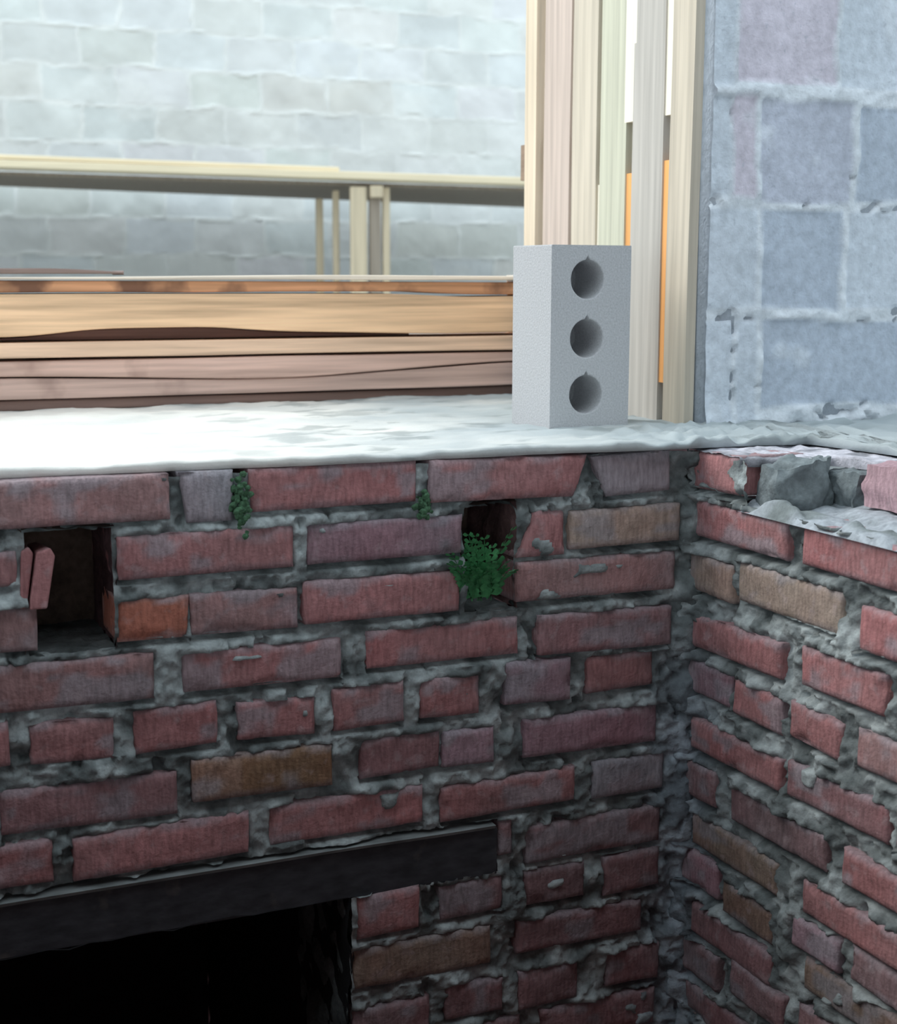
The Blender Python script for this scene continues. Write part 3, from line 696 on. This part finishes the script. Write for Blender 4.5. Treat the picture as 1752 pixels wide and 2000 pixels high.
hboard('plank', Y0-0.004, 0.17, [(-3, 0.151), (-0.84, 0.150), (-0.5, 0.149), (1, 0.150)], [(-3, 0.119), (1, 0.118)], (228, 192, 164), 4, 'tan plank fourth from the bottom, under the dark gap of the stack', group=G)
hboard('plank', Y0, 0.16, [(-3, 0.246), (-0.5, 0.243), (-0.1, 0.243), (0.0, 0.236), (1, 0.236)], [(-3, 0.157), (-0.92, 0.160), (-0.80, 0.176), (-0.55, 0.178), (-0.42, 0.166), (-0.2, 0.160), (-0.1, 0.157), (1, 0.156)], (234, 194, 156), 5, 'broad orange tan plank above the dark gap, thickest of the stack', group=G)
hboard('plank', Y0+0.035, 0.10, [(-3, 0.1555), (-0.92, 0.158), (-0.80, 0.174), (-0.55, 0.176), (-0.42, 0.164), (-0.2, 0.158), (1, 0.1545)], [(-3, 0.1530), (1, 0.1520)], (120, 92, 84), 12, 'dark filler strip added in the long gap of the stack for its shade', x1=-0.1, group=G)  # added filler, its dark colour stands for the shade inside the gap
hboard('plank', Y0+0.012, 0.15, [(-3, 0.270), (-0.6, 0.270), (1, 0.264)], [(-3, 0.250), (-0.5, 0.247), (-0.1, 0.247), (0.0, 0.240), (1, 0.240)], (214, 160, 122), 6, 'recessed brown plank just under the top grey plank of the stack', group=G, spots=(7, 0.52, (110, 78, 66), 0.85))
hboard('plank', Y0-0.006, 0.17, [(-3, 0.2795), (-0.75, 0.2775), (-0.3, 0.282), (1, 0.283)], [(-3, 0.2735), (-0.75, 0.2725), (-0.3, 0.272), (1, 0.268)], (226, 212, 196), 7, 'thin pale grey plank lying on top of the stack', group=G)
hboard('plank', Y0+0.05, 0.12, [(-3, 0.294), (-0.85, 0.294), (-0.70, 0.286), (1, 0.286)], [(-3, 0.283), (-0.6, 0.2835), (1, 0.2845)], (140, 122, 116), 8, 'short dark weathered plank lying loose on the stack at the left', x1=-0.72, group=G)

# ------------------------------------------------------------ long low bench of boards against the far wall
ang = math.atan2(-0.55, 2.37)
bn = empty('workbench', (1.1, 4.63, 0.0), ang); tag(bn, 'long low bench of pale boards on props in front of the far block wall', 'bench')
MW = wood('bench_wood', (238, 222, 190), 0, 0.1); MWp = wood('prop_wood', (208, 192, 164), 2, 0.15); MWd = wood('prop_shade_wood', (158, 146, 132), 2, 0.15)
def bbox(name, lo, hi, mat, label=None, shear=0.0):
    m = Mesh(); m.box(lo, hi, (1, 1, 1))
    if shear:
        V = m.v[0].copy(); V[:, 2] += (V[:, 0]-hi[0])*shear; m.v[0] = V
    o = m.build(name, mat, bn, smooth=False)
    bv = o.modifiers.new('bevel', 'BEVEL'); bv.width = 0.004; bv.segments = 1
    if label: o['label'] = label
    return o
bbox('top_board', (-4.2, 0.0, 0.696), (1.9, 0.16, 0.732), MW, shear=-0.019)
bbox('upper_board', (-4.6, 0.02, 0.770), (-0.10, 0.16, 0.790), MW, 'pale board lying slightly raised on the bench edge', shear=-0.022)
bbox('leg', (-0.05, 0.02, 0.012), (0.03, 0.05, 0.70), MWp)
bbox('leg', (-0.118, 0.16, 0.012), (-0.088, 0.20, 0.69), MWp)
bbox('leg', (-0.185, 0.33, 0.012), (-0.15, 0.37, 0.66), MWp)
bbox('leg', (0.11, 0.06, 0.012), (0.145, 0.10, 0.70), MWp)
bbox('packing_block', (0.045, 0.0, 0.650), (0.105, 0.07, 0.705), MWp, 'small pale packing block under the bench edge')
bbox('brace', (0.045, 0.05, 0.012), (0.10, 0.09, 0.66), MWd, 'grey board between the props')
m = Mesh(); V = [(-2.98, 5.73, 0.785), (2.95, 4.35, 0.680), (2.95, 5.92, 0.680), (-2.98, 6.10, 0.785)]
m.add(V+[(x, y, z+0.015) for x, y, z in V], [(3, 2, 1, 0), (4, 5, 6, 7), (0, 1, 5, 4), (1, 2, 6, 5), (2, 3, 7, 6), (3, 0, 4, 7)], (1, 1, 1))
dk = m.build('deck', MWd, bn, smooth=False); dk.matrix_parent_inverse = (Matrix.Translation((1.1, 4.63, 0))@Matrix.Rotation(ang, 4, 'Z')).inverted()
m = Mesh(); m.box((-4.15, 0.0, 0.012), (-4.1, 0.06, 0.69), (1, 1, 1)); m.build('leg', MWp, bn, smooth=False)
m = Mesh(); m.box((1.8, 0.02, 0.012), (1.88, 0.09, 0.71), (1, 1, 1)); m.build('leg', MWp, bn, smooth=False)
